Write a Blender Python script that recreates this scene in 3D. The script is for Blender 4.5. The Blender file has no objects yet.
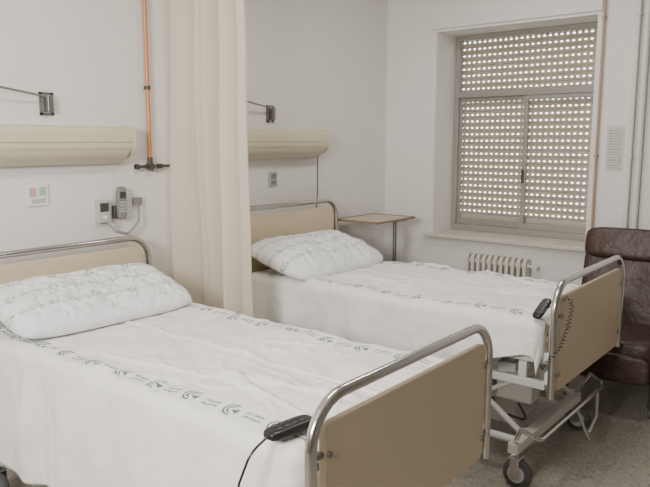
import bpy, bmesh, math, random
from mathutils import Vector, Matrix, noise
random.seed(4)
C = bpy.context.scene.collection
PI = math.pi
YW = 4.78
XR = 4.8
YF = -1.7
ZC = 2.95

# ------------------------------------------------------------ materials
def MN(nt, op, a, b=None, c=None):
    n = nt.nodes.new('ShaderNodeMath'); n.operation = op
    for i, v in enumerate((a, b, c)):
        if v is None: continue
        if isinstance(v, (int, float)): n.inputs[i].default_value = v
        else: nt.links.new(v, n.inputs[i])
    return n.outputs[0]

def mat(name, col, rough=0.6, metal=0.0, bump=0.0, bscale=40.0, var=0.0, vscale=3.0, bdist=.01):
    m = bpy.data.materials.new(name); m.use_nodes = True
    nt = m.node_tree; b = nt.nodes['Principled BSDF']
    b.inputs['Base Color'].default_value = (*col, 1)
    b.inputs['Roughness'].default_value = rough
    b.inputs['Metallic'].default_value = metal
    tc = nt.nodes.new('ShaderNodeTexCoord')
    if var:
        nz = nt.nodes.new('ShaderNodeTexNoise'); nz.inputs['Scale'].default_value = vscale; nz.inputs['Detail'].default_value = 4
        nt.links.new(tc.outputs['Object'], nz.inputs['Vector'])
        mx = nt.nodes.new('ShaderNodeMix'); mx.data_type = 'RGBA'
        mx.inputs[6].default_value = (*[c*(1-var) for c in col], 1)
        mx.inputs[7].default_value = (*[min(1, c*(1+var)) for c in col], 1)
        nt.links.new(nz.outputs['Fac'], mx.inputs[0])
        nt.links.new(mx.outputs[2], b.inputs['Base Color'])
    if bump:
        nz = nt.nodes.new('ShaderNodeTexNoise'); nz.inputs['Scale'].default_value = bscale; nz.inputs['Detail'].default_value = 5
        nt.links.new(tc.outputs['Object'], nz.inputs['Vector'])
        bp = nt.nodes.new('ShaderNodeBump'); bp.inputs['Strength'].default_value = bump; bp.inputs['Distance'].default_value = bdist
        nt.links.new(nz.outputs['Fac'], bp.inputs['Height'])
        nt.links.new(bp.outputs['Normal'], b.inputs['Normal'])
    return m

def print_mat(name, col, ink, rows, P=0.19, sc=1.0, amt=.92):
    m = mat(name, col, 0.85, bump=0.75, bscale=7, bdist=.026)
    nt = m.node_tree; b = nt.nodes['Principled BSDF']
    uv = nt.nodes.new('ShaderNodeUVMap')
    sp = nt.nodes.new('ShaderNodeSeparateXYZ'); nt.links.new(uv.outputs[0], sp.inputs[0])
    u, v = MN(nt, 'DIVIDE', sp.outputs[0], sc), MN(nt, 'DIVIDE', sp.outputs[1], sc)
    tot = None
    for i, v0 in enumerate(rows):
        us = MN(nt, 'ADD', u, 5+0.07*i)
        cu = MN(nt, 'MODULO', us, P)
        dv = MN(nt, 'SUBTRACT', v, v0/sc)
        adv = MN(nt, 'ABSOLUTE', dv)
        du = MN(nt, 'SUBTRACT', cu, 0.036)
        d = MN(nt, 'SQRT', MN(nt, 'ADD', MN(nt, 'MULTIPLY', du, du), MN(nt, 'MULTIPLY', dv, dv)))
        ring = MN(nt, 'GREATER_THAN', MN(nt, 'SINE', MN(nt, 'MULTIPLY', d, 2*PI/0.0112)), -0.30)
        ins = MN(nt, 'LESS_THAN', d, 0.034)
        out = MN(nt, 'GREATER_THAN', d, 0.011)
        wed = MN(nt, 'GREATER_THAN', adv, MN(nt, 'MULTIPLY', MN(nt, 'ADD', du, .012), 1.1))
        m1 = MN(nt, 'MULTIPLY', MN(nt, 'MULTIPLY', MN(nt, 'MULTIPLY', ring, ins), wed), out)
        tri = MN(nt, 'MULTIPLY', MN(nt, 'LESS_THAN', adv, MN(nt, 'MULTIPLY', MN(nt, 'ADD', du, 0.004), 0.5)), MN(nt, 'LESS_THAN', du, 0.022))
        m1 = MN(nt, 'MAXIMUM', m1, tri)
        du2 = MN(nt, 'SUBTRACT', cu, (P+.066)/2)
        tx = MN(nt, 'LESS_THAN', MN(nt, 'ABSOLUTE', du2), (P-.066)/2-.016)
        ln = MN(nt, 'LESS_THAN', MN(nt, 'ABSOLUTE', MN(nt, 'SUBTRACT', MN(nt, 'ABSOLUTE', MN(nt, 'SUBTRACT', dv, .002)), 0.0095)), 0.0052)
        wn = nt.nodes.new('ShaderNodeTexNoise'); wn.noise_dimensions = '2D'; wn.inputs['Scale'].default_value = 1; wn.inputs['Detail'].default_value = 0
        cb = nt.nodes.new('ShaderNodeCombineXYZ'); nt.links.new(MN(nt, 'MULTIPLY', us, 190), cb.inputs[0]); nt.links.new(MN(nt, 'MULTIPLY', v, 240), cb.inputs[1]); nt.links.new(cb.outputs[0], wn.inputs['Vector'])
        lt = MN(nt, 'GREATER_THAN', wn.outputs['Fac'], 0.42)
        m2 = MN(nt, 'MULTIPLY', MN(nt, 'MULTIPLY', tx, ln), lt)
        mm = MN(nt, 'MAXIMUM', m1, MN(nt, 'MULTIPLY', m2, 0.9))
        tot = mm if tot is None else MN(nt, 'MAXIMUM', tot, mm)
    mx = nt.nodes.new('ShaderNodeMix'); mx.data_type = 'RGBA'
    mx.inputs[6].default_value = (*col, 1); mx.inputs[7].default_value = (*ink, 1)
    nt.links.new(MN(nt, 'MULTIPLY', tot, amt), mx.inputs[0])
    nt.links.new(mx.outputs[2], b.inputs['Base Color'])
    return m

def translucent(m, col, fac):
    nt = m.node_tree; b = nt.nodes['Principled BSDF']; out = nt.nodes['Material Output']
    tl = nt.nodes.new('ShaderNodeBsdfTranslucent'); tl.inputs[0].default_value = (*col, 1)
    ms = nt.nodes.new('ShaderNodeMixShader'); ms.inputs[0].default_value = fac
    nt.links.new(b.outputs[0], ms.inputs[1]); nt.links.new(tl.outputs[0], ms.inputs[2]); nt.links.new(ms.outputs[0], out.inputs[0])
    return ms

M = {}
M['wall'] = mat('wall_paint', (.77, .75, .725), .75, bump=.12, bscale=60, var=.05, vscale=1.2)
M['wallb'] = mat('window_wall_paint', (.75, .73, .70), .75, bump=.12, bscale=60, var=.04, vscale=1.2)
M['ceil'] = mat('ceiling_paint', (.66, .64, .60), .85, bump=.05)
M['wallr'] = mat('darkened_wall_paint', (.30, .28, .25), .8, bump=.05)  # unseen right and front walls, colour darkened to cut bounce light and raise contrast
M['chrome'] = mat('brushed_chrome', (.60, .59, .57), .2, 1.0)
M['steel'] = mat('dull_steel', (.30, .29, .28), .4, .9)
M['panel'] = mat('beige_laminate', (.62, .52, .365), .5, var=.04, vscale=6)
M['whitemetal'] = mat('white_painted_metal', (.70, .69, .66), .4, var=.03)
M['mattress'] = mat('mattress_cover', (.6, .62, .62), .8, bump=.1)
M['sheet'] = print_mat('printed_sheet_cotton', (.84, .825, .815), (.055, .155, .13), (-.40, .385), .165, 1.12)
M['pillow'] = print_mat('printed_pillow_cotton', (.81, .825, .835), (.16, .29, .26), (-.14, -.02, .10), .24, .8, .75)
M['curtain'] = mat('cream_curtain_cloth', (.88, .84, .74), .9, bump=.1, bscale=30)
translucent(M['curtain'], (.96, .90, .79), .52)
M['lampbody'] = mat('cream_enamel', (.62, .57, .42), .42, var=.06)
M['diffuser'] = mat('ribbed_diffuser', (.56, .50, .39), .35, bump=.3, bscale=60)
M['grille'] = mat('taupe_louver', (.34, .29, .24), .5)
M['copper'] = mat('copper_pipe', (.60, .26, .13), .4, .3)
M['dark'] = mat('dark_metal', (.08, .07, .06), .45, .3)
M['black'] = mat('black_plastic', (.015, .015, .017), .35)
M['keys'] = mat('charcoal_keys', (.05, .05, .05), .5)
M['grey'] = mat('grey_plastic', (.22, .22, .22), .45)
M['ltgrey'] = mat('light_grey_plastic', (.50, .50, .48), .45)
M['whiteplastic'] = mat('white_plastic', (.80, .79, .76), .4)
M['pink'] = mat('pink_sticker', (.62, .40, .37), .6)
M['green'] = mat('green_sticker', (.40, .50, .41), .6)
M['alu'] = mat('window_aluminium', (.33, .32, .295), .4, .2)
M['leather'] = mat('dark_brown_leatherette', (.052, .027, .021), .42, bump=.6, bscale=9, var=.25, vscale=6, bdist=.03)
M['wood'] = mat('tan_laminate_top', (.54, .45, .35), .45, var=.08, vscale=8)
M['woodedge'] = mat('brown_edging', (.26, .19, .13), .5)
M['rad'] = mat('radiator_enamel', (.64, .61, .55), .4)
M['rubber'] = mat('grey_rubber', (.09, .09, .09), .7)
M['tan'] = mat('tan_pipe_paint', (.45, .31, .21), .5)
M['pipe'] = mat('white_pipe_paint', (.72, .70, .66), .5)
M['sill'] = mat('sill_stone', (.60, .56, .50), .4, var=.06, vscale=12)

# terrazzo
m = bpy.data.materials.new('terrazzo'); m.use_nodes = True; nt = m.node_tree; b = nt.nodes['Principled BSDF']
tc = nt.nodes.new('ShaderNodeTexCoord')
vo = nt.nodes.new('ShaderNodeTexVoronoi'); vo.inputs['Scale'].default_value = 85
nt.links.new(tc.outputs['Object'], vo.inputs['Vector'])
rp = nt.nodes.new('ShaderNodeValToRGB'); rp.color_ramp.interpolation = 'CONSTANT'
els = rp.color_ramp.elements
els[0].color = (.34, .31, .27, 1); els[1].position = .45; els[1].color = (.39, .36, .315, 1)
for p, c in ((.7, (.27, .245, .21, 1)), (.82, (.46, .43, .385, 1)), (.93, (.18, .16, .14, 1))):
    e = els.new(p); e.color = c
nt.links.new(vo.outputs['Color'], rp.inputs[0]); nt.links.new(rp.outputs[0], b.inputs['Base Color'])
b.inputs['Roughness'].default_value = .32
M['floor'] = m

# perforated shutter
Z0S, PS = 0.90, 0.0520
m = mat('perforated_shutter_slat', (.36, .33, .28), .6); nt = m.node_tree; b = nt.nodes['Principled BSDF']
ms1 = translucent(m, (.55, .48, .38), .035)
tc = nt.nodes.new('ShaderNodeTexCoord'); sp = nt.nodes.new('ShaderNodeSeparateXYZ'); nt.links.new(tc.outputs['Object'], sp.inputs[0])
fx = MN(nt, 'SUBTRACT', MN(nt, 'FRACT', MN(nt, 'DIVIDE', sp.outputs[0], 0.044)), .5)
fz = MN(nt, 'SUBTRACT', MN(nt, 'FRACT', MN(nt, 'DIVIDE', MN(nt, 'SUBTRACT', sp.outputs[2], Z0S), PS)), .5)
ax = MN(nt, 'POWER', MN(nt, 'DIVIDE', MN(nt, 'ABSOLUTE', fx), .235), 2.2)
az = MN(nt, 'POWER', MN(nt, 'DIVIDE', MN(nt, 'ABSOLUTE', fz), .115), 2.2)
hole = MN(nt, 'MULTIPLY', MN(nt, 'LESS_THAN', MN(nt, 'ADD', ax, az), 1.0), MN(nt, 'GREATER_THAN', sp.outputs[2], Z0S+PS*2))
tr = nt.nodes.new('ShaderNodeBsdfTransparent'); ms = nt.nodes.new('ShaderNodeMixShader')
nt.links.new(hole, ms.inputs[0]); nt.links.new(ms1.outputs[0], ms.inputs[1]); nt.links.new(tr.outputs[0], ms.inputs[2])
nt.links.new(ms.outputs[0], nt.nodes['Material Output'].inputs[0])
M['shutter'] = m
# glass
m = bpy.data.materials.new('window_glass'); m.use_nodes = True; nt = m.node_tree
tr = nt.nodes.new('ShaderNodeBsdfTransparent'); gl = nt.nodes.new('ShaderNodeBsdfGlossy'); gl.inputs['Roughness'].default_value = .05
ms = nt.nodes.new('ShaderNodeMixShader'); ms.inputs[0].default_value = .03
nt.links.new(tr.outputs[0], ms.inputs[1]); nt.links.new(gl.outputs[0], ms.inputs[2]); nt.links.new(ms.outputs[0], nt.nodes['Material Output'].inputs[0])
M['glass'] = m
# paper notice
m = mat('printed_notice', (.72, .71, .68), .8); nt = m.node_tree; b = nt.nodes['Principled BSDF']
tc = nt.nodes.new('ShaderNodeTexCoord'); sp = nt.nodes.new('ShaderNodeSeparateXYZ'); nt.links.new(tc.outputs['Generated'], sp.inputs[0])
l = MN(nt, 'LESS_THAN', MN(nt, 'FRACT', MN(nt, 'MULTIPLY', sp.outputs[2], 17)), .40)
wn = nt.nodes.new('ShaderNodeTexNoise'); wn.inputs['Scale'].default_value = 22; nt.links.new(tc.outputs['Generated'], wn.inputs['Vector'])
l = MN(nt, 'MULTIPLY', l, MN(nt, 'GREATER_THAN', wn.outputs['Fac'], .50))
l = MN(nt, 'MULTIPLY', l, MN(nt, 'LESS_THAN', MN(nt, 'ABSOLUTE', MN(nt, 'SUBTRACT', sp.outputs[0], .5)), .40))
l = MN(nt, 'MULTIPLY', l, MN(nt, 'LESS_THAN', MN(nt, 'ABSOLUTE', MN(nt, 'SUBTRACT', sp.outputs[2], .5)), .44))
mx = nt.nodes.new('ShaderNodeMix'); mx.data_type = 'RGBA'; mx.inputs[6].default_value = (.60, .58, .53, 1); mx.inputs[7].default_value = (.22, .21, .20, 1)
nt.links.new(l, mx.inputs[0]); nt.links.new(mx.outputs[2], b.inputs['Base Color'])
M['paper'] = m

# ------------------------------------------------------------ geometry helpers
def frame_of(t):
    t = t.normalized(); a = Vector((0, 0, 1)) if abs(t.z) < .9 else Vector((1, 0, 0))
    n = t.cross(a).normalized(); return n, t.cross(n).normalized()

def fillet(pts, r, k=7):
    pts = [Vector(p) for p in pts]; out = [pts[0]]
    for i in range(1, len(pts)-1):
        a, b_, c = pts[i-1], pts[i], pts[i+1]
        d1, d2 = (a-b_), (c-b_); ll = min(d1.length, d2.length)*.49
        d1.normalize(); d2.normalize()
        half = d1.angle(d2)/2
        if half > PI/2-.02: out.append(b_); continue
        tl = min(r/math.tan(half), ll); rr = tl*math.tan(half)
        cen = b_+(d1+d2).normalized()*(rr/math.sin(half))
        p1, p2 = b_+d1*tl, b_+d2*tl
        v1, v2 = p1-cen, p2-cen; ang = v1.angle(v2); ax = v1.cross(v2).normalized()
        for j in range(k+1):
            out.append(cen+Matrix.Rotation(ang*j/k, 3, ax) @ v1)
    out.append(pts[-1]); return out

class MB:
    def __init__(s): s.bm = bmesh.new()
    def box(s, x0, x1, y0, y1, z0, z1, mtx=None):
        vs = [s.bm.verts.new((x, y, z)) for x in (x0, x1) for y in (y0, y1) for z in (z0, z1)]
        for f in ((0,1,3,2), (4,6,7,5), (0,4,5,1), (2,3,7,6), (0,2,6,4), (1,5,7,3)): s.bm.faces.new([vs[i] for i in f])
        if mtx is not None:
            for v in vs: v.co = mtx @ v.co
        return s
    def sweep(s, pts, r, n=10, r2=None):
        pts = [Vector(p) for p in pts]; rings = []
        t = (pts[1]-pts[0]).normalized(); nrm, bi = frame_of(t)
        for i, p in enumerate(pts):
            if i == 0: tn = pts[1]-pts[0]
            elif i == len(pts)-1: tn = pts[-1]-pts[-2]
            else: tn = (pts[i+1]-pts[i]).normalized()+(pts[i]-pts[i-1]).normalized()
            if tn.length < 1e-7: tn = t
            tn.normalize()
            q = t.rotation_difference(tn); nrm = q @ nrm; bi = q @ bi; t = tn
            rr = r if r2 is None else r+(r2-r)*i/(len(pts)-1)
            rings.append([s.bm.verts.new(p+(nrm*math.cos(2*PI*k/n)+bi*math.sin(2*PI*k/n))*rr) for k in range(n)])
        for a, b_ in zip(rings, rings[1:]):
            for k in range(n): s.bm.faces.new((a[k], a[(k+1) % n], b_[(k+1) % n], b_[k]))
        s.bm.faces.new(rings[0][::-1]); s.bm.faces.new(rings[-1]); return s
    def cyl(s, p0, p1, r, n=16, r2=None): return s.sweep([p0, p1], r, n, r2)
    def lathe(s, prof, cen, axis, n=24):
        nrm, bi = frame_of(Vector(axis)); ax = Vector(axis).normalized(); cen = Vector(cen); rings = []
        for r, h in prof:
            rings.append([s.bm.verts.new(cen+ax*h+(nrm*math.cos(2*PI*k/n)+bi*math.sin(2*PI*k/n))*max(r, 1e-4)) for k in range(n)])
        for a, b_ in zip(rings, rings[1:]):
            for k in range(n): s.bm.faces.new((a[k], a[(k+1) % n], b_[(k+1) % n], b_[k]))
        s.bm.faces.new(rings[0][::-1]); s.bm.faces.new(rings[-1]); return s
    def puff(s, cx, cy, cz, sx, sy, sz, e=.3, mtx=None, nu=28, nv=18):
        def sg(c, p): return math.copysign(abs(c)**p, c)
        rings = []; vs = []
        for i in range(1, nv):
            ph = -PI/2+PI*i/nv; row = []
            for j in range(nu):
                th = 2*PI*j/nu
                row.append(s.bm.verts.new((cx+sx*sg(math.cos(ph), e)*sg(math.cos(th), e), cy+sy*sg(math.cos(ph), e)*sg(math.sin(th), e), cz+sz*sg(math.sin(ph), e))))
            rings.append(row); vs += row
        b0 = s.bm.verts.new((cx, cy, cz-sz)); t0 = s.bm.verts.new((cx, cy, cz+sz)); vs += [b0, t0]
        for a, b_ in zip(rings, rings[1:]):
            for k in range(nu): s.bm.faces.new((a[k], a[(k+1) % nu], b_[(k+1) % nu], b_[k]))
        for k in range(nu):
            s.bm.faces.new((b0, rings[0][(k+1) % nu], rings[0][k])); s.bm.faces.new((t0, rings[-1][k], rings[-1][(k+1) % nu]))
        if mtx is not None:
            for v in vs: v.co = mtx @ v.co
        return s
    def prism(s, poly, d0, d1, axis='y'):
        mk = (lambda a, b_, d: (a, d, b_)) if axis == 'y' else (lambda a, b_, d: (d, a, b_))
        A = [s.bm.verts.new(mk(a, b_, d0)) for a, b_ in poly]; B = [s.bm.verts.new(mk(a, b_, d1)) for a, b_ in poly]
        n = len(poly)
        for k in range(n): s.bm.faces.new((A[k], A[(k+1) % n], B[(k+1) % n], B[k]))
        s.bm.faces.new(A[::-1]); s.bm.faces.new(B); return s
    def build(s, name, mt, parent=None, smooth=False, bevel=0, recenter=False, auto=True):
        bmesh.ops.recalc_face_normals(s.bm, faces=s.bm.faces)
        loc = Vector((0, 0, 0))
        if recenter:
            xs = [v.co for v in s.bm.verts]
            loc = Vector(((min(v.x for v in xs)+max(v.x for v in xs))/2, (min(v.y for v in xs)+max(v.y for v in xs))/2, min(v.z for v in xs)))
            for v in s.bm.verts: v.co -= loc
        me = bpy.data.meshes.new(name); s.bm.to_mesh(me); s.bm.free()
        o = bpy.data.objects.new(name, me); C.objects.link(o); o.location = loc
        me.materials.append(mt)
        if smooth:
            for p in me.polygons: p.use_smooth = True
            if auto: me.set_sharp_from_angle(angle=math.radians(40))
        if bevel:
            md = o.modifiers.new('bevel', 'BEVEL'); md.width = bevel; md.segments = 3; md.limit_method = 'ANGLE'; md.harden_normals = False
        if parent: o.parent = parent
        return o

def tag(o, label, cat, group=None, kind=None):
    o['label'] = label; o['category'] = cat
    if group: o['group'] = group
    if kind: o['kind'] = kind
    return o
def thing(name, label, cat, loc, rz=0, group=None):
    o = bpy.data.objects.new(name, None); C.objects.link(o); o.location = loc; o.rotation_euler = (0, 0, rz)
    o.empty_display_size = .1
    return tag(o, label, cat, group)
def struct(mb, name, mt, parent=None, **k):
    o = mb.build(name, mt, parent, **k)
    if parent is None: o['kind'] = 'structure'
    return o

# ------------------------------------------------------------ room shell
struct(MB().box(-.15, XR+.15, YF-.15, YW+.45, -.1, 0), 'floor', M['floor'])
struct(MB().box(-.15, XR+.15, YF-.15, YW+.45, ZC, ZC+.1), 'ceiling', M['ceil'])
struct(MB().box(-.15, 0, YF, YW+.45, 0, ZC), 'wall_left', M['wall'])
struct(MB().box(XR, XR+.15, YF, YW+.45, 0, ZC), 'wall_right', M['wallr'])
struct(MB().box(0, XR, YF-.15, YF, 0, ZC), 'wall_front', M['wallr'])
WX0, WX1, WZ0, WZ1 = .465, 1.67, .87, 2.43
w = MB(); T = .42
w.box(0, WX0, YW, YW+T, 0, ZC); w.box(WX1, XR, YW, YW+T, 0, ZC); w.box(WX0, WX1, YW, YW+T, 0, WZ0-.03); w.box(WX0, WX1, YW, YW+T, WZ1, ZC)
struct(w, 'wall_back', M['wallb'])
tr1 = MB(); tr1.box(WX0-.07, WX1+.03, YW-.018, YW-.0005, WZ1+.02, WZ1+.20); tr1.box(WX0-.05, WX0-.006, YW-.010, YW-.0005, WZ0, WZ1+.02)
struct(tr1, 'trim_1', M['wallb'], bevel=.004)
struct(MB().box(WX0-.06, WX1+.02, YW-.05, YW+.30, WZ0-.028, WZ0), 'trim_2', M['sill'], bevel=.005)
struct(MB().box(.001, XR-.001, YW-.012, YW-.0005, 0, .09), 'baseboard_back', M['sill'])
struct(MB().box(.0005, .012, YF, YW-.013, 0, .09), 'baseboard_left', M['sill'])

# window
YG = YW+.29
f = MB()
f.box(WX0, WX1, YG, YG+.07, WZ0, WZ0+.05); f.box(WX0, WX1, YG, YG+.07, WZ1-.04, WZ1)
f.box(WX0, WX0+.04, YG, YG+.07, WZ0+.05, WZ1-.04); f.box(WX1-.04, WX1, YG, YG+.07, WZ0+.05, WZ1-.04)
f.box(WX0+.04, WX1-.04, YG-.004, YG+.07, 1.945, 1.995)
win = struct(f, 'window_1', M['alu'], bevel=.004)
def sash(x0, x1, y0):
    s_ = MB(); z0, z1 = WZ0+.05, 1.945; w_ = .034
    s_.box(x0, x1, y0, y0+.025, z0, z0+.045); s_.box(x0, x1, y0, y0+.025, z1-.035, z1)
    s_.box(x0, x0+w_, y0, y0+.025, z0+.045, z1-.035); s_.box(x1-w_, x1, y0, y0+.025, z0+.045, z1-.035)
    o = s_.build('sash', M['alu'], win, bevel=.003)
    MB().box(x0+w_, x1-w_, y0+.010, y0+.014, z0+.045, z1-.035).build('pane', M['glass'], o)
    return o
s1 = sash(WX0+.025, 1.088, YG+.035); s2 = sash(1.058, WX1-.01, YG+.006)
MB().box(1.066, 1.084, YG-.012, YG+.006, 1.28, 1.38).build('latch', M['dark'], s2, bevel=.004)
MB().box(WX0+.04, WX1-.04, YG+.02, YG+.024, 1.995, WZ1-.04).build('pane', M['glass'], win)
# shutter: scalloped slats
bm = bmesh.new(); rows = []; ns = int((WZ1-Z0S)/PS)+1
for i in range(ns):
    for fr, dy in ((0, .012), (.05, .003), (.3, -.002), (.7, -.002), (.95, .003)):
        z = Z0S+PS*(i+fr)
        if z > WZ1: continue
        rows.append([bm.verts.new((x, YG+.085+dy, z)) for x in (WX0+.002, WX1-.002)])
for a, b_ in zip(rows, rows[1:]): bm.faces.new((a[0], a[1], b_[1], b_[0]))
sh = MB(); sh.bm.free(); sh.bm = bm
so = sh.build('roller_shutter', M['shutter'], win)

# ------------------------------------------------------------ bed
LB = 2.05; HW = .51
def round_panel(mb, y0, y1, z0, z1, x0, x1, r, k=6):
    poly = []
    for (cy, cz, a0) in ((y1-r, z0+r, -90), (y1-r, z1-r, 0), (y0+r, z1-r, 90), (y0+r, z0+r, 180)):
        for j in range(k+1):
            a = math.radians(a0+90*j/k); poly.append((cy+r*math.cos(a), cz+r*math.sin(a)))
    return mb.prism(poly, x0, x1, 'x')

def make_bed(loc, label, ht, ft, dz):
    root = thing('hospital_bed', label, 'bed', loc, group='hospital beds')
    P = lambda mb, n, mt, par=root, **k: mb.build(n, mt, par, **k)
    P(MB().sweep(fillet([(.03, -HW, .46+dz), (.03, -HW, ht), (.03, HW, ht), (.03, HW, .46+dz)], .12), .0165, 14), 'headboard_rail', M['chrome'], smooth=True)
    hp = P(round_panel(MB(), -HW+.045, HW-.045, .56, ht-.045, .02, .042, .05), 'headboard_panel', M['panel'], bevel=.003)
    P(MB().sweep(fillet([(LB, -HW, .42+dz), (LB, -HW, ft), (LB, HW, ft), (LB, HW, .42+dz)], .13), .0165, 14), 'footboard_rail', M['chrome'], smooth=True)
    fp = P(round_panel(MB(), -HW+.045, HW-.045, .44+dz, ft-.065, LB-.011, LB+.011, .035), 'footboard_panel', M['panel'], bevel=.003)
    for y in (-1, 1):
        for z in (ft-.15, .52+dz):
            q = MB(); q.cyl((LB, y*(HW-.012), z), (LB, y*(HW-.05), z), .009, 10); q.cyl((LB+.008, y*(HW-.06), z), (LB+.018, y*(HW-.06), z), .009, 10)
            P(q, 'bolt', M['steel'], fp, smooth=True)
            q = MB(); q.cyl((.03, y*(HW-.012), z+.06), (.03, y*(HW-.05), z+.06), .009, 10)
            P(q, 'bolt', M['steel'], hp, smooth=True)
    fr = MB()
    for y in (-1, 1): fr.box(.045, LB-.035, y*.41-.02, y*.41+.02, .545+dz, .60+dz)
    for x in (.07, .55, 1.05, 1.55, LB-.06): fr.box(x-.02, x+.02, -.39, .39, .55+dz, .59+dz)
    fr.box(LB-.04, LB-.012, -.49, .49, .47+dz, .53+dz); fr.box(.05, .075, -.49, .49, .50+dz, .545+dz)
    P(fr, 'deck_frame', M['whitemetal'], bevel=.005)
    q = MB()
    for y in (-.44, .40):
        q.box(.55, LB-.05, y-.014, y+.014, .43+dz, .47+dz)
        for x in (.62, 1.2, LB-.16): q.box(x-.02, x+.02, y-.010, y+.010, .47+dz, .548+dz)
    for x in (.75, 1.35, LB-.22): q.cyl((x, -.43, .45+dz), (x, .39, .45+dz), .014, 10)
    P(q, 'carrier_frame', M['whitemetal'], bevel=.004)
    P(MB().box(.07, LB-.14, -.43, .43, .605+dz, .765), 'mattress', M['mattress'], bevel=.03)
    CX = LB-.14; YN, YP = -.55, .27
    if dz == 0: YN = -.45
    b = MB()
    for y in (YN+.08, YP-.06): b.sweep([(.16, y, .19), (CX, y, .19)], .02, 10)
    for x in (.16, CX): b.box(x-.025, x+.025, YN-.02, YP+.02, .165, .215)
    b.box(.5, 1.6, -.06, .06, .17, .22)
    P(b, 'base_frame', M['whitemetal'], smooth=True, bevel=.004)
    for x in (.42, LB-.36):
        q = MB(); q.box(x-.07, x+.07, -.20, .12, .14, .33); q.box(x-.05, x+.05, -.17, .09, .33, .46); q.box(x-.035, x+.035, -.15, .07, .46, .56+dz)
        P(q, 'lift_column', M['whitemetal'], bevel=.008)
    for y in (-.42, .25):
        q = MB(); q.sweep([(CX-.02, y, .21), (CX-.42, y, .47+dz)], .015, 10); q.cyl((CX-.02, y-.03, .21), (CX-.02, y+.03, .21), .018, 10)
        P(q, 'strut', M['whitemetal'], smooth=True)
        q = MB(); q.sweep([(CX-.50, y, .21), (CX-.04, y, .45+dz)], .012, 10)
        P(q, 'strut', M['whitemetal'], smooth=True)
    q = MB(); q.box(LB-.30, LB-.12, -.42, -.31, .33+dz, .435+dz)
    P(q, 'motor_box', M['ltgrey'], bevel=.01)
    q = MB(); q.cyl((LB-.30, -.365, .38+dz), (LB-.62, -.30, .24), .016, 12); P(q, 'actuator', M['steel'], smooth=True)
    q = MB(); q.sweep(fillet([(LB-.20, -.38, .34), (LB-.15, -.36, .25), (LB-.35, -.28, .23), (LB-.5, -.1, .30)], .05), .006, 8); P(q, 'motor_cable', M['dark'], smooth=True)
    q = MB(); q.sweep(fillet([(CX+.04, YN-.05, .31), (CX+.13, YN-.03, .27), (CX+.13, .34, .27), (CX+.04, .36, .31)], .04), .011, 10)
    q.cyl((CX, YN, .215), (CX+.05, YN-.05, .31), .010, 8); q.cyl((CX, YP, .215), (CX+.05, .36, .31), .010, 8)
    P(q, 'brake_bar', M['chrome'], smooth=True)
    q = MB(); q.sweep(fillet([(CX+.13, -.10, .27), (CX+.20, -.10, .12), (CX+.14, .07, .08), (CX+.14, .20, .14), (CX+.13, .22, .27)], .05), .009, 8)
    P(q, 'foot_pedal', M['chrome'], smooth=True)
    for x in (.16, CX):
        for y in (YN, YP):
            c = MB(); c.cyl((x, y, .165), (x, y, .148), .022, 12)
            for s in (-1, 1): c.box(x-.008, x+.038, y+s*.028-.003, y+s*.028+.003, .06, .15)
            c.box(x-.02, x+.04, y-.031, y+.031, .145, .153)
            co = P(c, 'castor', M['chrome'], bevel=.002)
            wx = x+.02
            wh = MB().lathe([(.012, -.020), (.058, -.019), (.068, -.012), (.071, 0), (.068, .012), (.058, .019), (.012, .020)], (wx, y, .072), (0, 1, 0), 26)
            wo = P(wh, 'wheel', M['rubber'], co, smooth=True)
            P(MB().lathe([(.006, -.0245), (.040, -.0235), (.042, -.0195), (.042, .0195), (.040, .0235), (.006, .0245)], (wx, y, .072), (0, 1, 0), 20), 'hub', M['ltgrey'], co, smooth=True)
    return root
B1 = Vector((.10, 1.755, 0)); B2 = Vector((.10, 3.43, 0))
make_bed(B1, 'chrome and beige hospital bed in the foreground, on the near side of the cream curtain', 1.085, .945, 0)
make_bed(B2, 'chrome and beige hospital bed farther away, between the cream curtain and the window', 1.175, .975, .03)

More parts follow.
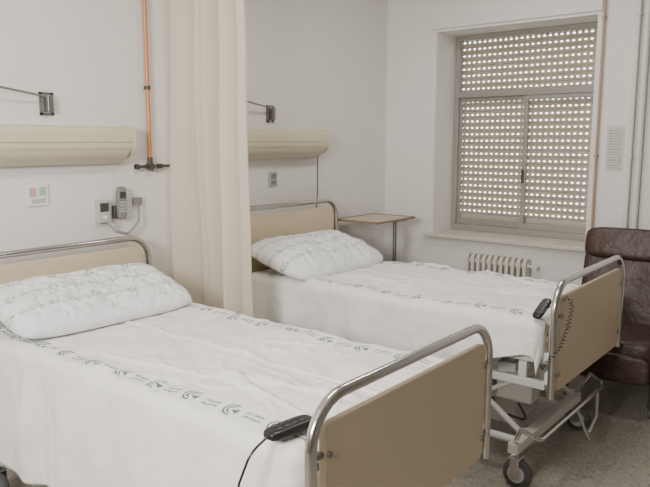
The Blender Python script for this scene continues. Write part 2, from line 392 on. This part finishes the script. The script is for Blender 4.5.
# ------------------------------------------------------------ sheets
def make_sheet(loc, seed, label, hemf):
    x0, x1 = .12, 1.935; hw = .435; r = .045; zt = .785
    na, nb = 230, 250
    bm = bmesh.new(); uvl = bm.loops.layers.uv.new('UVMap'); G = []; UV = {}
    so = Vector((seed*7.3, seed*3.1, 0))
    total_a = (x1-x0)+.20
    def edge(e):
        if e <= 0: return 0, 0
        if e < r*PI/2: return r*math.sin(e/r), r*(1-math.cos(e/r))
        return r, r+e-r*PI/2
    for i in range(na+1):
        a = x0+total_a*i/na; row = []
        ex = max(0, a-x1)
        for j in range(nb+1):
            s = -1+2*j/nb
            drop = hemf(a, s)
            if abs(s) < .62: b = s/.62*hw
            else: b = math.copysign(hw+(abs(s)-.62)/.38*drop, s)
            ey = max(0, abs(b)-hw)
            e = math.hypot(ex, ey)
            o, d = edge(e)
            if e > 0: dx, dy = ex/e, ey/e
            else: dx = dy = 0
            x = min(a, x1)+o*dx; y = math.copysign(min(abs(b), hw)+o*dy, b if b else 1)
            z = zt-d
            q = Vector((a*2.2, b*2.2, 0))+so
            top = 1 if e == 0 else max(.1, 1-d/.1)
            wv = .014*noise.noise(q)+.012*noise.noise(q*2.7)+.004*noise.noise(q*7)
            for (fa, fb, ga, gb, am) in ((1.6, 2.5, 1.2, -4, .017), (3.1, -1.2, 2.0, 3.3, .013), (.9, 5.2, -2.6, 1.1, .010)):
                rdg = abs(noise.noise(Vector((a*fa+b*fb, a*ga+b*gb, am*100))+so)); wv += am*max(0, .075-rdg)/.075*(.30+noise.noise(q*1.3))
            cr = abs(b-.02); wv += .009*max(0, 1-cr/.016)
            for ca in (.75, 1.28): wv += .009*max(0, 1-abs(a-ca)/.016)
            z += wv*top
            if d > .02:
                k = min(1, (d-.02)/.25)
                fo = .022*math.sin(a*15+3*noise.noise(Vector((a*3, seed, 0))))*k+.030*noise.noise(Vector((a*5+d*2, d*3, seed)))*k+.014*k
                y += math.copysign(max(fo, -.005), b)*dy
            row.append(bm.verts.new((x, y, z))); UV[row[-1]] = (a, b)
        G.append(row)
    for i in range(na):
        for j in range(nb):
            f_ = bm.faces.new((G[i][j], G[i+1][j], G[i+1][j+1], G[i][j+1]))
            for lp in f_.loops: lp[uvl].uv = UV[lp.vert]
    me = bpy.data.meshes.new('bed_sheet'); bm.to_mesh(me); bm.free()
    for p in me.polygons: p.use_smooth = True
    o = bpy.data.objects.new('bed_sheet', me); C.objects.link(o); o.location = loc; me.materials.append(M['sheet'])
    md = o.modifiers.new('thick', 'SOLIDIFY'); md.thickness = .003; md.offset = 1
    return tag(o, label, 'sheet', 'printed bed sheets')
def hem1(a, s):
    if s < 0: return .56+.02*math.sin(a*5) if a < 1.6 else .56-.12*min(1, (a-1.6)/.35)
    return .36
def hem2(a, s):
    return (.36-.17*min(1, max(0, (a-1.35)/.55))) if s < 0 else .3
make_sheet(B1, 1, 'white printed cotton sheet spread over the foreground bed', hem1)
make_sheet(B2, 2, 'white printed cotton sheet on the farther bed near the window', hem2)

# ------------------------------------------------------------ pillows
def make_pillow(loc, rz, tilt, seed, label, hx=.235, hy=.44, hz=.088):
    bm = bmesh.new(); uvl = bm.loops.layers.uv.new('UVMap'); n1, n2 = 70, 110; UV = {}
    top, bot = [], []
    for side, st in ((1, top), (-1, bot)):
        for i in range(n1+1):
            row = []
            for j in range(n2+1):
                u = -1+2*i/n1; v = -1+2*j/n2
                edgek = (1-abs(u)**2.8)*(1-abs(v)**4.5)
                h = max(0, edgek)**.45
                x = u*hx*(1-.10*v**6); y = v*hy*(1-.06*u**6)
                nz = noise.noise(Vector((u*2+seed*5, v*4, side)))*.15+noise.noise(Vector((u*5+seed, v*9, side)))*.10
                for (fa, fb, ga, gb, am) in ((1.5, 3, -2, 5, .16), (2.5, -2, 1.5, 7, .12), (3, 1, -1, 4, .10)):
                    cre = abs(noise.noise(Vector((u*fa+v*fb+seed, v*gb+u*ga, am*40)))); nz -= am*max(0, .10-cre)/.10
                sag = 1-.16*math.exp(-((v-.15)/.35)**2)*(1 if side > 0 else 0)
                z = side*hz*h*(sag+nz) if side > 0 else -hz*.6*h
                if (i in (0, n1) or j in (0, n2)):
                    if side < 0: row.append(top[i][j]); continue
                    z = 0
                row.append(bm.verts.new((x, y, z))); UV[row[-1]] = (v*hy, u*hx)
            st.append(row)
    for st in (top, bot):
        for i in range(n1):
            for j in range(n2):
                f_ = bm.faces.new((st[i][j], st[i+1][j], st[i+1][j+1], st[i][j+1]))
                for lp in f_.loops: lp[uvl].uv = UV[lp.vert]
    bmesh.ops.recalc_face_normals(bm, faces=bm.faces)
    me = bpy.data.meshes.new('pillow'); bm.to_mesh(me); bm.free()
    for p in me.polygons: p.use_smooth = True
    o = bpy.data.objects.new('pillow', me); C.objects.link(o); me.materials.append(M['pillow'])
    o.location = loc; o.rotation_euler = (0, tilt, rz)
    return tag(o, label, 'pillow', 'pillows at the bed heads')
make_pillow((.415, 1.735, .876), math.radians(-2), math.radians(16), 1, 'plump white printed pillow on the foreground bed')
make_pillow((.43, 3.37, .868), math.radians(1), math.radians(16), 2, 'plump white printed pillow on the farther bed', .26, .455, .100)

# ------------------------------------------------------------ bed remotes
def coil(p, r, turns_per_m, wire, mb):
    pts = [Vector(q) for q in p]; out = []; acc = 0
    for a, b_ in zip(pts, pts[1:]):
        L = (b_-a).length; n = max(2, int(L*turns_per_m*9)); nn, bi = frame_of(b_-a)
        for k in range(n):
            t = k/n; ph = 2*PI*(acc+L*t)*turns_per_m
            out.append(a.lerp(b_, t)+nn*r*math.cos(ph)+bi*r*math.sin(ph))
        acc += L
    return mb.sweep(out, wire, 6)
def remote(loc, rot, label, cordpts, coiled, k=1):
    t = thing('bed_remote', label, 'remote control', loc, group='bed handsets')
    mt = Matrix.Rotation(rot[2], 4, 'Z') @ Matrix.Rotation(rot[1], 4, 'Y') @ Matrix.Rotation(rot[0], 4, 'X') @ Matrix.Scale(k, 4)
    MB().puff(0, 0, 0, .085, .030, .015, .5, mt).build('handset', M['black'], t, smooth=True, auto=False)
    q = MB()
    for i in range(4):
        for s in (-1, 1): q.box(-.055+i*.028, -.040+i*.028, s*.011-.006, s*.011+.006, .012, .0162, mt)
    q.build('keypad', M['keys'], t)
    q = MB(); cp = [mt @ Vector((-.08, 0, 0))]+[Vector(c)-Vector(loc) for c in cordpts]
    if coiled:
        q.sweep(cp[:2], .0025, 8)
        coil(fillet(cp[1:], .05, 4), .008, 56, .0017, q)
    else: q.sweep(fillet(cp, .05), .0035, 8)
    q.build('cord', M['black'], t, smooth=True)
remote((2.0, 1.335, .814), (0, .0, math.radians(84)), 'black handset lying on the foreground bed beside its chrome foot rail',
       [(1.99, 1.19, .79), (1.96, 1.175, .70), (1.92, 1.17, .45), (1.85, 1.17, .30)], False)
remote((2.06, 3.01, .837), (0, math.radians(-32), math.radians(82)), 'black handset hung at the foot corner of the farther bed',
       [(2.11, 2.98, .86), (2.19, 2.985, .92), (2.195, 3.015, .86), (2.19, 2.985, .77), (2.185, 2.925, .70), (2.14, 2.90, .63), (2.09, 2.95, .57)], True, .78)

# ------------------------------------------------------------ curtain + track
def curtain():
    path = []; n = 260
    for i in range(n+1):
        t = i/n; x = .03+.57*t
        ph = 2*PI*3.9*t+1.9*math.sin(t*6)+.7*math.sin(t*15)
        amp = .048+.028*math.sin(t*9+1)
        y = 2.57+amp*math.sin(ph)+.012*math.sin(2.3*ph+1)
        x += .008*math.sin(2*ph+.6)
        path.append((x, y, ph))
    bm = bmesh.new(); rows = []; m_ = 34
    for k in range(m_+1):
        z = .12+(2.885-.12)*k/m_; row = []
        for i, (x, y, ph) in enumerate(path):
            t = i/n; low = 1-k/m_
            yy = 2.57+(y-2.57)*(1+.3*low)+.045*noise.noise(Vector((t*4, z*1.0, 3)))
            xx = x+(t-.2)*.07*low+.020*noise.noise(Vector((t*6, z*1.0, 9)))
            row.append(bm.verts.new((max(.015, xx), yy, z)))
        rows.append(row)
    for a, b_ in zip(rows, rows[1:]):
        for i in range(n): bm.faces.new((a[i], a[i+1], b_[i+1], b_[i]))
    q = MB(); q.bm.free(); q.bm = bm
    o = q.build('privacy_curtain', M['curtain'], smooth=True, recenter=True, auto=False)
    tag(o, 'floor-length cream privacy curtain gathered against the wall between the two beds', 'curtain')
curtain()
q = MB(); q.box(.01, 2.3, 2.555, 2.585, 2.895, 2.945)
tag(q.build('curtain_track', M['whitemetal'], recenter=True), 'white ceiling track the cream curtain hangs from', 'curtain track')

# ------------------------------------------------------------ over-bed wall lamps
def wall_lamp(y0, y1, label, cord):
    t = thing('wall_lamp', label, 'lamp', (0.001, (y0+y1)/2, 1.48), group='over-bed wall lamps'); L = (y1-y0)/2
    # rounded front: wall side, top, quarter-round nose, front, lower lip
    arc = [(.105+.035*math.sin(a), .160+.035*math.cos(a)) for a in [math.radians(10*i) for i in range(10)]]
    poly = [(0, .03), (0, .195)]+arc+[(.141, .095), (.134, .078), (.05, .03)]
    MB().prism(poly, -L, L).build('housing', M['lampbody'], t, smooth=True)
    dp = [(.012, .028), (.050, .028), (.130, .076), (.126, .060), (.105, .034), (.070, .012), (.035, .0), (.012, .0)]
    MB().prism(dp, -L+.03, L-.03).build('diffuser', M['diffuser'], t, smooth=True)
    g = MB(); g.box(.1405, .1425, -L+.02, L-.02, .112, .115); g.build('trim_strip', M['grille'], t)
    arc2 = [(.105+.040*math.sin(a), .160+.040*math.cos(a)) for a in [math.radians(10*i) for i in range(10)]]
    ep = [(0, .024), (0, .200)]+arc2+[(.146, .092), (.137, .070), (.105, .040), (.05, .022)]
    for s in (-1, 1): MB().prism(ep, s*L-.006, s*L+.006).build('end_cap', M['lampbody'], t, bevel=.002)
    if cord:
        q = MB(); q.sweep(fillet([(.07, L-.05, .03), (.06, L-.04, -.04), (.05, L-.03, -.25), (.04, L-.035, -.42)], .03), .004, 8); q.build('pull_cord', M['dark'], t, smooth=True)
wall_lamp(1.00, 2.20, 'cream wall lamp above the head of the foreground bed, cut by the left edge', False)
wall_lamp(2.65, 3.85, 'cream wall lamp above the farther bed, with a dark cord hanging from it', True)

# hanger arms
def arm(y, label):
    z = 1.785
    t = thing('wall_bracket', label, 'bracket', (0.001, y, z-.06), group='wall brackets with thin arms')
    q = MB(); w_ = .035; h_ = .055
    q.box(0, .010, -w_, -w_+.012, 0, 2*h_); q.box(0, .010, w_-.012, w_, 0, 2*h_); q.box(0, .010, -w_, w_, 0, .010); q.box(0, .010, -w_, w_, 2*h_-.010, 2*h_)
    q.build('mounting_frame', M['steel'], t)
    q = MB(); q.box(.002, .045, -.012, .012, .015, .095); q.build('pivot_block', M['steel'], t, bevel=.003)
    q = MB(); q.sweep([(.035, .0, .085), (.06, -.10, .097), (.09, -.36, .130)], .0055, 8); q.build('arm', M['steel'], t, smooth=True)
arm(1.79, 'grey steel bracket with thin arm above the foreground bed lamp')
arm(3.38, 'grey steel bracket with thin arm above the farther bed lamp')

# wall plates
t = thing('wall_socket', 'white wall plate with pink and green stickers beneath the left lamp', 'wall socket', (.001, 1.716, 1.285))
MB().box(0, .010, -.055, .055, 0, .105).build('plate', M['whiteplastic'], t, bevel=.003)
MB().box(.0101, .012, -.045, -.010, .045, .09).build('sticker', M['pink'], t)
MB().box(.0101, .012, .005, .042, .05, .09).build('sticker', M['green'], t)
MB().box(.0101, .014, -.035, .035, .015, .035).build('switch', M['ltgrey'], t)
t = thing('wall_socket', 'small grey socket with dark centre on the wall beside the curtain, below the farther lamp', 'wall socket', (.001, 3.40, 1.295))
MB().box(0, .010, -.04, .04, 0, .10).build('plate', M['ltgrey'], t, bevel=.003)
MB().box(.0101, .013, -.024, .024, .05, .088).build('socket', M['grey'], t)
MB().box(.0101, .013, -.024, .024, .012, .040).build('socket', M['grey'], t)

# nurse call + handset
t = thing('call_unit', 'small silver nurse call unit with dark buttons on the wall left of the handset', 'call unit', (.001, 2.065, 1.17))
MB().box(0, .035, -.035, .035, 0, .12).build('body', M['ltgrey'], t, bevel=.005)
MB().box(.035, .038, -.025, .025, .06, .105).build('screen', M['dark'], t)
MB().cyl((.036, 0, .03), (.042, 0, .03), .012).build('button', M['whiteplastic'], t, smooth=True)
t = thing('wall_phone', 'grey cordless handset in a dark wall cradle right of the silver call unit', 'phone', (.001, 2.165, 1.185))
MB().box(0, .03, -.035, .035, 0, .07).build('cradle', M['dark'], t, bevel=.006)
h = MB().puff(.045, 0, .085, .016, .027, .088, .4).build('handset', M['grey'], t, smooth=True, auto=False)
MB().box(.0605, .0625, -.018, .018, .11, .145).build('screen', M['dark'], h)
q = MB()
for i in range(4):
    for j in range(3): q.box(.0605, .0635, -.018+j*.0135, -.009+j*.0135, .035+i*.016, .045+i*.016)
q.build('keypad', M['ltgrey'], h)
q = MB(); coil([(.05, 2.07, 1.165), (.06, 2.11, 1.12), (.06, 2.19, 1.10), (.05, 2.27, 1.16), (.03, 2.29, 1.25)], .006, 110, .0018, q)
q.box(.001, .03, 2.265, 2.31, 1.25, 1.29)
tag(q.build('coiled_cord', M['grey'], smooth=True, recenter=True), 'thin coiled grey cord looping under the handset to a small wall jack', 'cord')

# copper pipe with valve
t = thing('gas_pipe', 'vertical copper pipe with dark valve fitting on the wall beside the curtain', 'pipe', (.03, 2.375, 1.44))
MB().sweep([(0, 0, .02), (0, 0, ZC-1.44)], .011, 12).build('pipe', M['copper'], t, smooth=True)
q = MB(); q.cyl((0, -.10, .02), (0, .13, .02), .008); q.cyl((0, -.10, .02), (0, -.080, .02), .015); q.cyl((0, .05, .02), (0, .08, .02), .014); q.cyl((0, 0, -.005), (0, 0, .07), .015); q.cyl((-.028, 0, .02), (.022, 0, .02), .017)
q.build('valve', M['dark'], t, smooth=True)
for z in (.45, .96, 1.35):
    q = MB(); q.cyl((0, 0, z-.010), (0, 0, z+.010), .017); q.cyl((-.0285, 0, z), (0, 0, z), .006); q.build('clip', M['dark'], t, smooth=True)

# ------------------------------------------------------------ overbed table
t = thing('overbed_table', 'tan-topped overbed table on a thin steel post in the corner behind the farther bed', 'table', (.26, 4.28, 0))
MB().box(-.20, .18, -.25, .25, 1.008, 1.016).build('tabletop', M['wood'], t, bevel=.003)
q = MB(); q.box(-.206, -.20, -.256, .256, 1.005, 1.021); q.box(.18, .186, -.256, .256, 1.005, 1.021); q.box(-.206, .186, -.256, -.25, 1.005, 1.021); q.box(-.206, .186, .25, .256, 1.005, 1.021)
q.build('edge_rim', M['woodedge'], t)
q = MB(); q.cyl((.10, .10, .10), (.10, .10, 1.005), .015); q.cyl((.10, .10, .10), (.10, .10, .6), .021); q.build('post', M['steel'], t, smooth=True)
q = MB(); q.box(-.1, .15, .08, .12, .065, .10); q.box(.11, .15, -.22, .26, .065, .10); q.box(-.14, -.10, -.22, .26, .065, .10); q.build('base', M['steel'], t, bevel=.004)
for x in (-.12, .13):
    for y in (-.20, .24): MB().lathe([(.01, -.012), (.03, -.010), (.032, 0), (.03, .010), (.01, .012)], (x, y, .033), (0, 1, 0), 16).build('wheel', M['rubber'], t, smooth=True)
q = MB(); q.box(.03, .17, .04, .16, .995, 1.007); q.build('support_plate', M['steel'], t)

# ------------------------------------------------------------ radiator
t = thing('radiator', 'cream column radiator on the wall beneath the window sill', 'radiator', (1.06, YW-.075, 0))
q = MB(); n = 11; pitch = .0455
for i in range(n):
    x = -pitch*n/2+pitch*(i+.5)
    poly = []
    for (cy, cz, a0) in ((.045-.03, .16+.03, -90), (.045-.03, .755-.03, 0), (-.045+.03, .755-.03, 90), (-.045+.03, .16+.03, 180)):
        for j in range(5):
            a = math.radians(a0+90*j/4); poly.append((cy+.03*math.cos(a), cz+.03*math.sin(a)))
    q.prism(poly, x-.0125, x+.0125, 'x')
q.cyl((-pitch*n/2, 0, .20), (pitch*n/2, 0, .20), .02); q.cyl((-pitch*n/2, 0, .70), (pitch*n/2, 0, .70), .02)
q.build('columns', M['rad'], t, smooth=True, bevel=.003)
q = MB(); q.cyl((pitch*n/2, 0, .70), (pitch*n/2+.05, 0, .70), .012); q.cyl((pitch*n/2+.05, 0, .70), (pitch*n/2+.05, -.035, .70), .018); q.build('valve', M['whitemetal'], t, smooth=True)
q = MB(); q.cyl((pitch*n/2, 0, .20), (pitch*n/2+.05, 0, .20), .010); q.cyl((pitch*n/2+.05, 0, 0.0), (pitch*n/2+.05, 0, .21), .010); q.build('feed_pipe', M['rad'], t, smooth=True)
for x in (-.18, .18): MB().box(x-.012, x+.012, -.01, .074, .64, .66).build('wall_hook', M['steel'], t)

# pipes right of the window
def vpipe(x, r, mt, z0, label, name='wall_pipe', grp=None):
    q = MB(); q.cyl((x, YW-.035, z0), (x, YW-.035, ZC-.002), r)
    for z in (.6, 1.5, 2.4): q.cyl((x, YW-.035, z-.008), (x, YW-.035, z+.008), r+.006); q.cyl((x, YW-.035, z), (x, YW-.001, z), .005)
    tag(q.build(name, mt, smooth=True, recenter=True), label, 'pipe', grp)
vpipe(1.935, .014, M['pipe'], 0.0, 'thinner white vertical pipe on the window wall, nearer the notice')
vpipe(1.99, .019, M['pipe'], 0.0, 'thicker white vertical pipe on the window wall, at the right edge')
vpipe(1.72, .008, M['tan'], .80, 'thin tan vertical pipe running down right beside the window opening')
tag(MB().box(1.775, 1.885, YW-.003, YW-.0005, 1.40, 1.70).build('notice', M['paper'], recenter=True), 'small paper notice with lines of print between the window and white pipes', 'notice')

# ------------------------------------------------------------ recliner
t = thing('recliner', 'dark reddish brown leatherette recliner against the wall beneath the notice', 'armchair', (2.05, 4.37, 0), math.radians(3))
MB().puff(0, -.06, .385, .275, .29, .085, .3).build('seat', M['leather'], t, smooth=True, auto=False)
tilt = Matrix.Translation((0, .10, .40)) @ Matrix.Rotation(math.radians(-13), 4, 'X')
MB().puff(0, .03, .28, .295, .058, .27, .26, tilt).build('backrest', M['leather'], t, smooth=True, auto=False)
MB().puff(0, .015, .555, .30, .075, .105, .42, tilt).build('headrest', M['leather'], t, smooth=True, auto=False)
for s in (-1, 1):
    a = MB().puff(s*.325, -.05, .55, .055, .28, .045, .35); a.puff(s*.325, -.05, .37, .038, .26, .16, .25)
    a.build('armrest', M['leather'], t, smooth=True, auto=False)
    for y in (-.26, .22):
        q = MB(); q.cyl((s*.24, y, .06), (s*.24, y, .24), .014); le = q.build('leg', M['dark'], t, smooth=True)
        MB().lathe([(.008, -.012), (.026, -.010), (.029, 0), (.026, .010), (.008, .012)], (s*.24, y, .030), (1, 0, 0), 16).build('wheel', M['rubber'], le, smooth=True)
MB().box(-.27, .27, -.30, .27, .215, .30).build('base', M['leather'], t, bevel=.015)
MB().puff(0, -.345, .30, .24, .03, .085, .35).build('footrest', M['leather'], t, smooth=True, auto=False)

# ------------------------------------------------------------ light
def area(loc, target, sx, sy, e, col):
    l = bpy.data.lights.new('area_light', 'AREA'); l.shape = 'RECTANGLE'; l.size = sx; l.size_y = sy; l.energy = e; l.color = col
    o = bpy.data.objects.new('area_light', l); C.objects.link(o); o.location = loc
    o.rotation_euler = (Vector(target)-Vector(loc)).to_track_quat('-Z', 'Y').to_euler(); return o
area((2.2, -1.1, 2.1), (.8, 2.4, .8), .9, .7, 118, (1, .962, .915))
area((1.8, 1.9, 2.9), (1.5, 1.9, 0), .9, .3, 24, (1, .965, .92))
area((1.5, 3.6, 2.9), (1.4, 3.6, 0), .7, .25, 15, (1, .965, .92))
w = bpy.data.worlds.new('World'); bpy.context.scene.world = w; w.use_nodes = True
w.node_tree.nodes['Background'].inputs[0].default_value = (1, .95, .84, 1)
w.node_tree.nodes['Background'].inputs[1].default_value = 6.0

cam = bpy.data.cameras.new('camera'); co = bpy.data.objects.new('camera', cam); C.objects.link(co)
co.location = (3.2, 0, 1.6); co.rotation_euler = (math.radians(90-8.56), 0, math.radians(38.86))
cam.sensor_width = 36; cam.lens = 681/650*36; cam.clip_start = .05
bpy.context.scene.camera = co
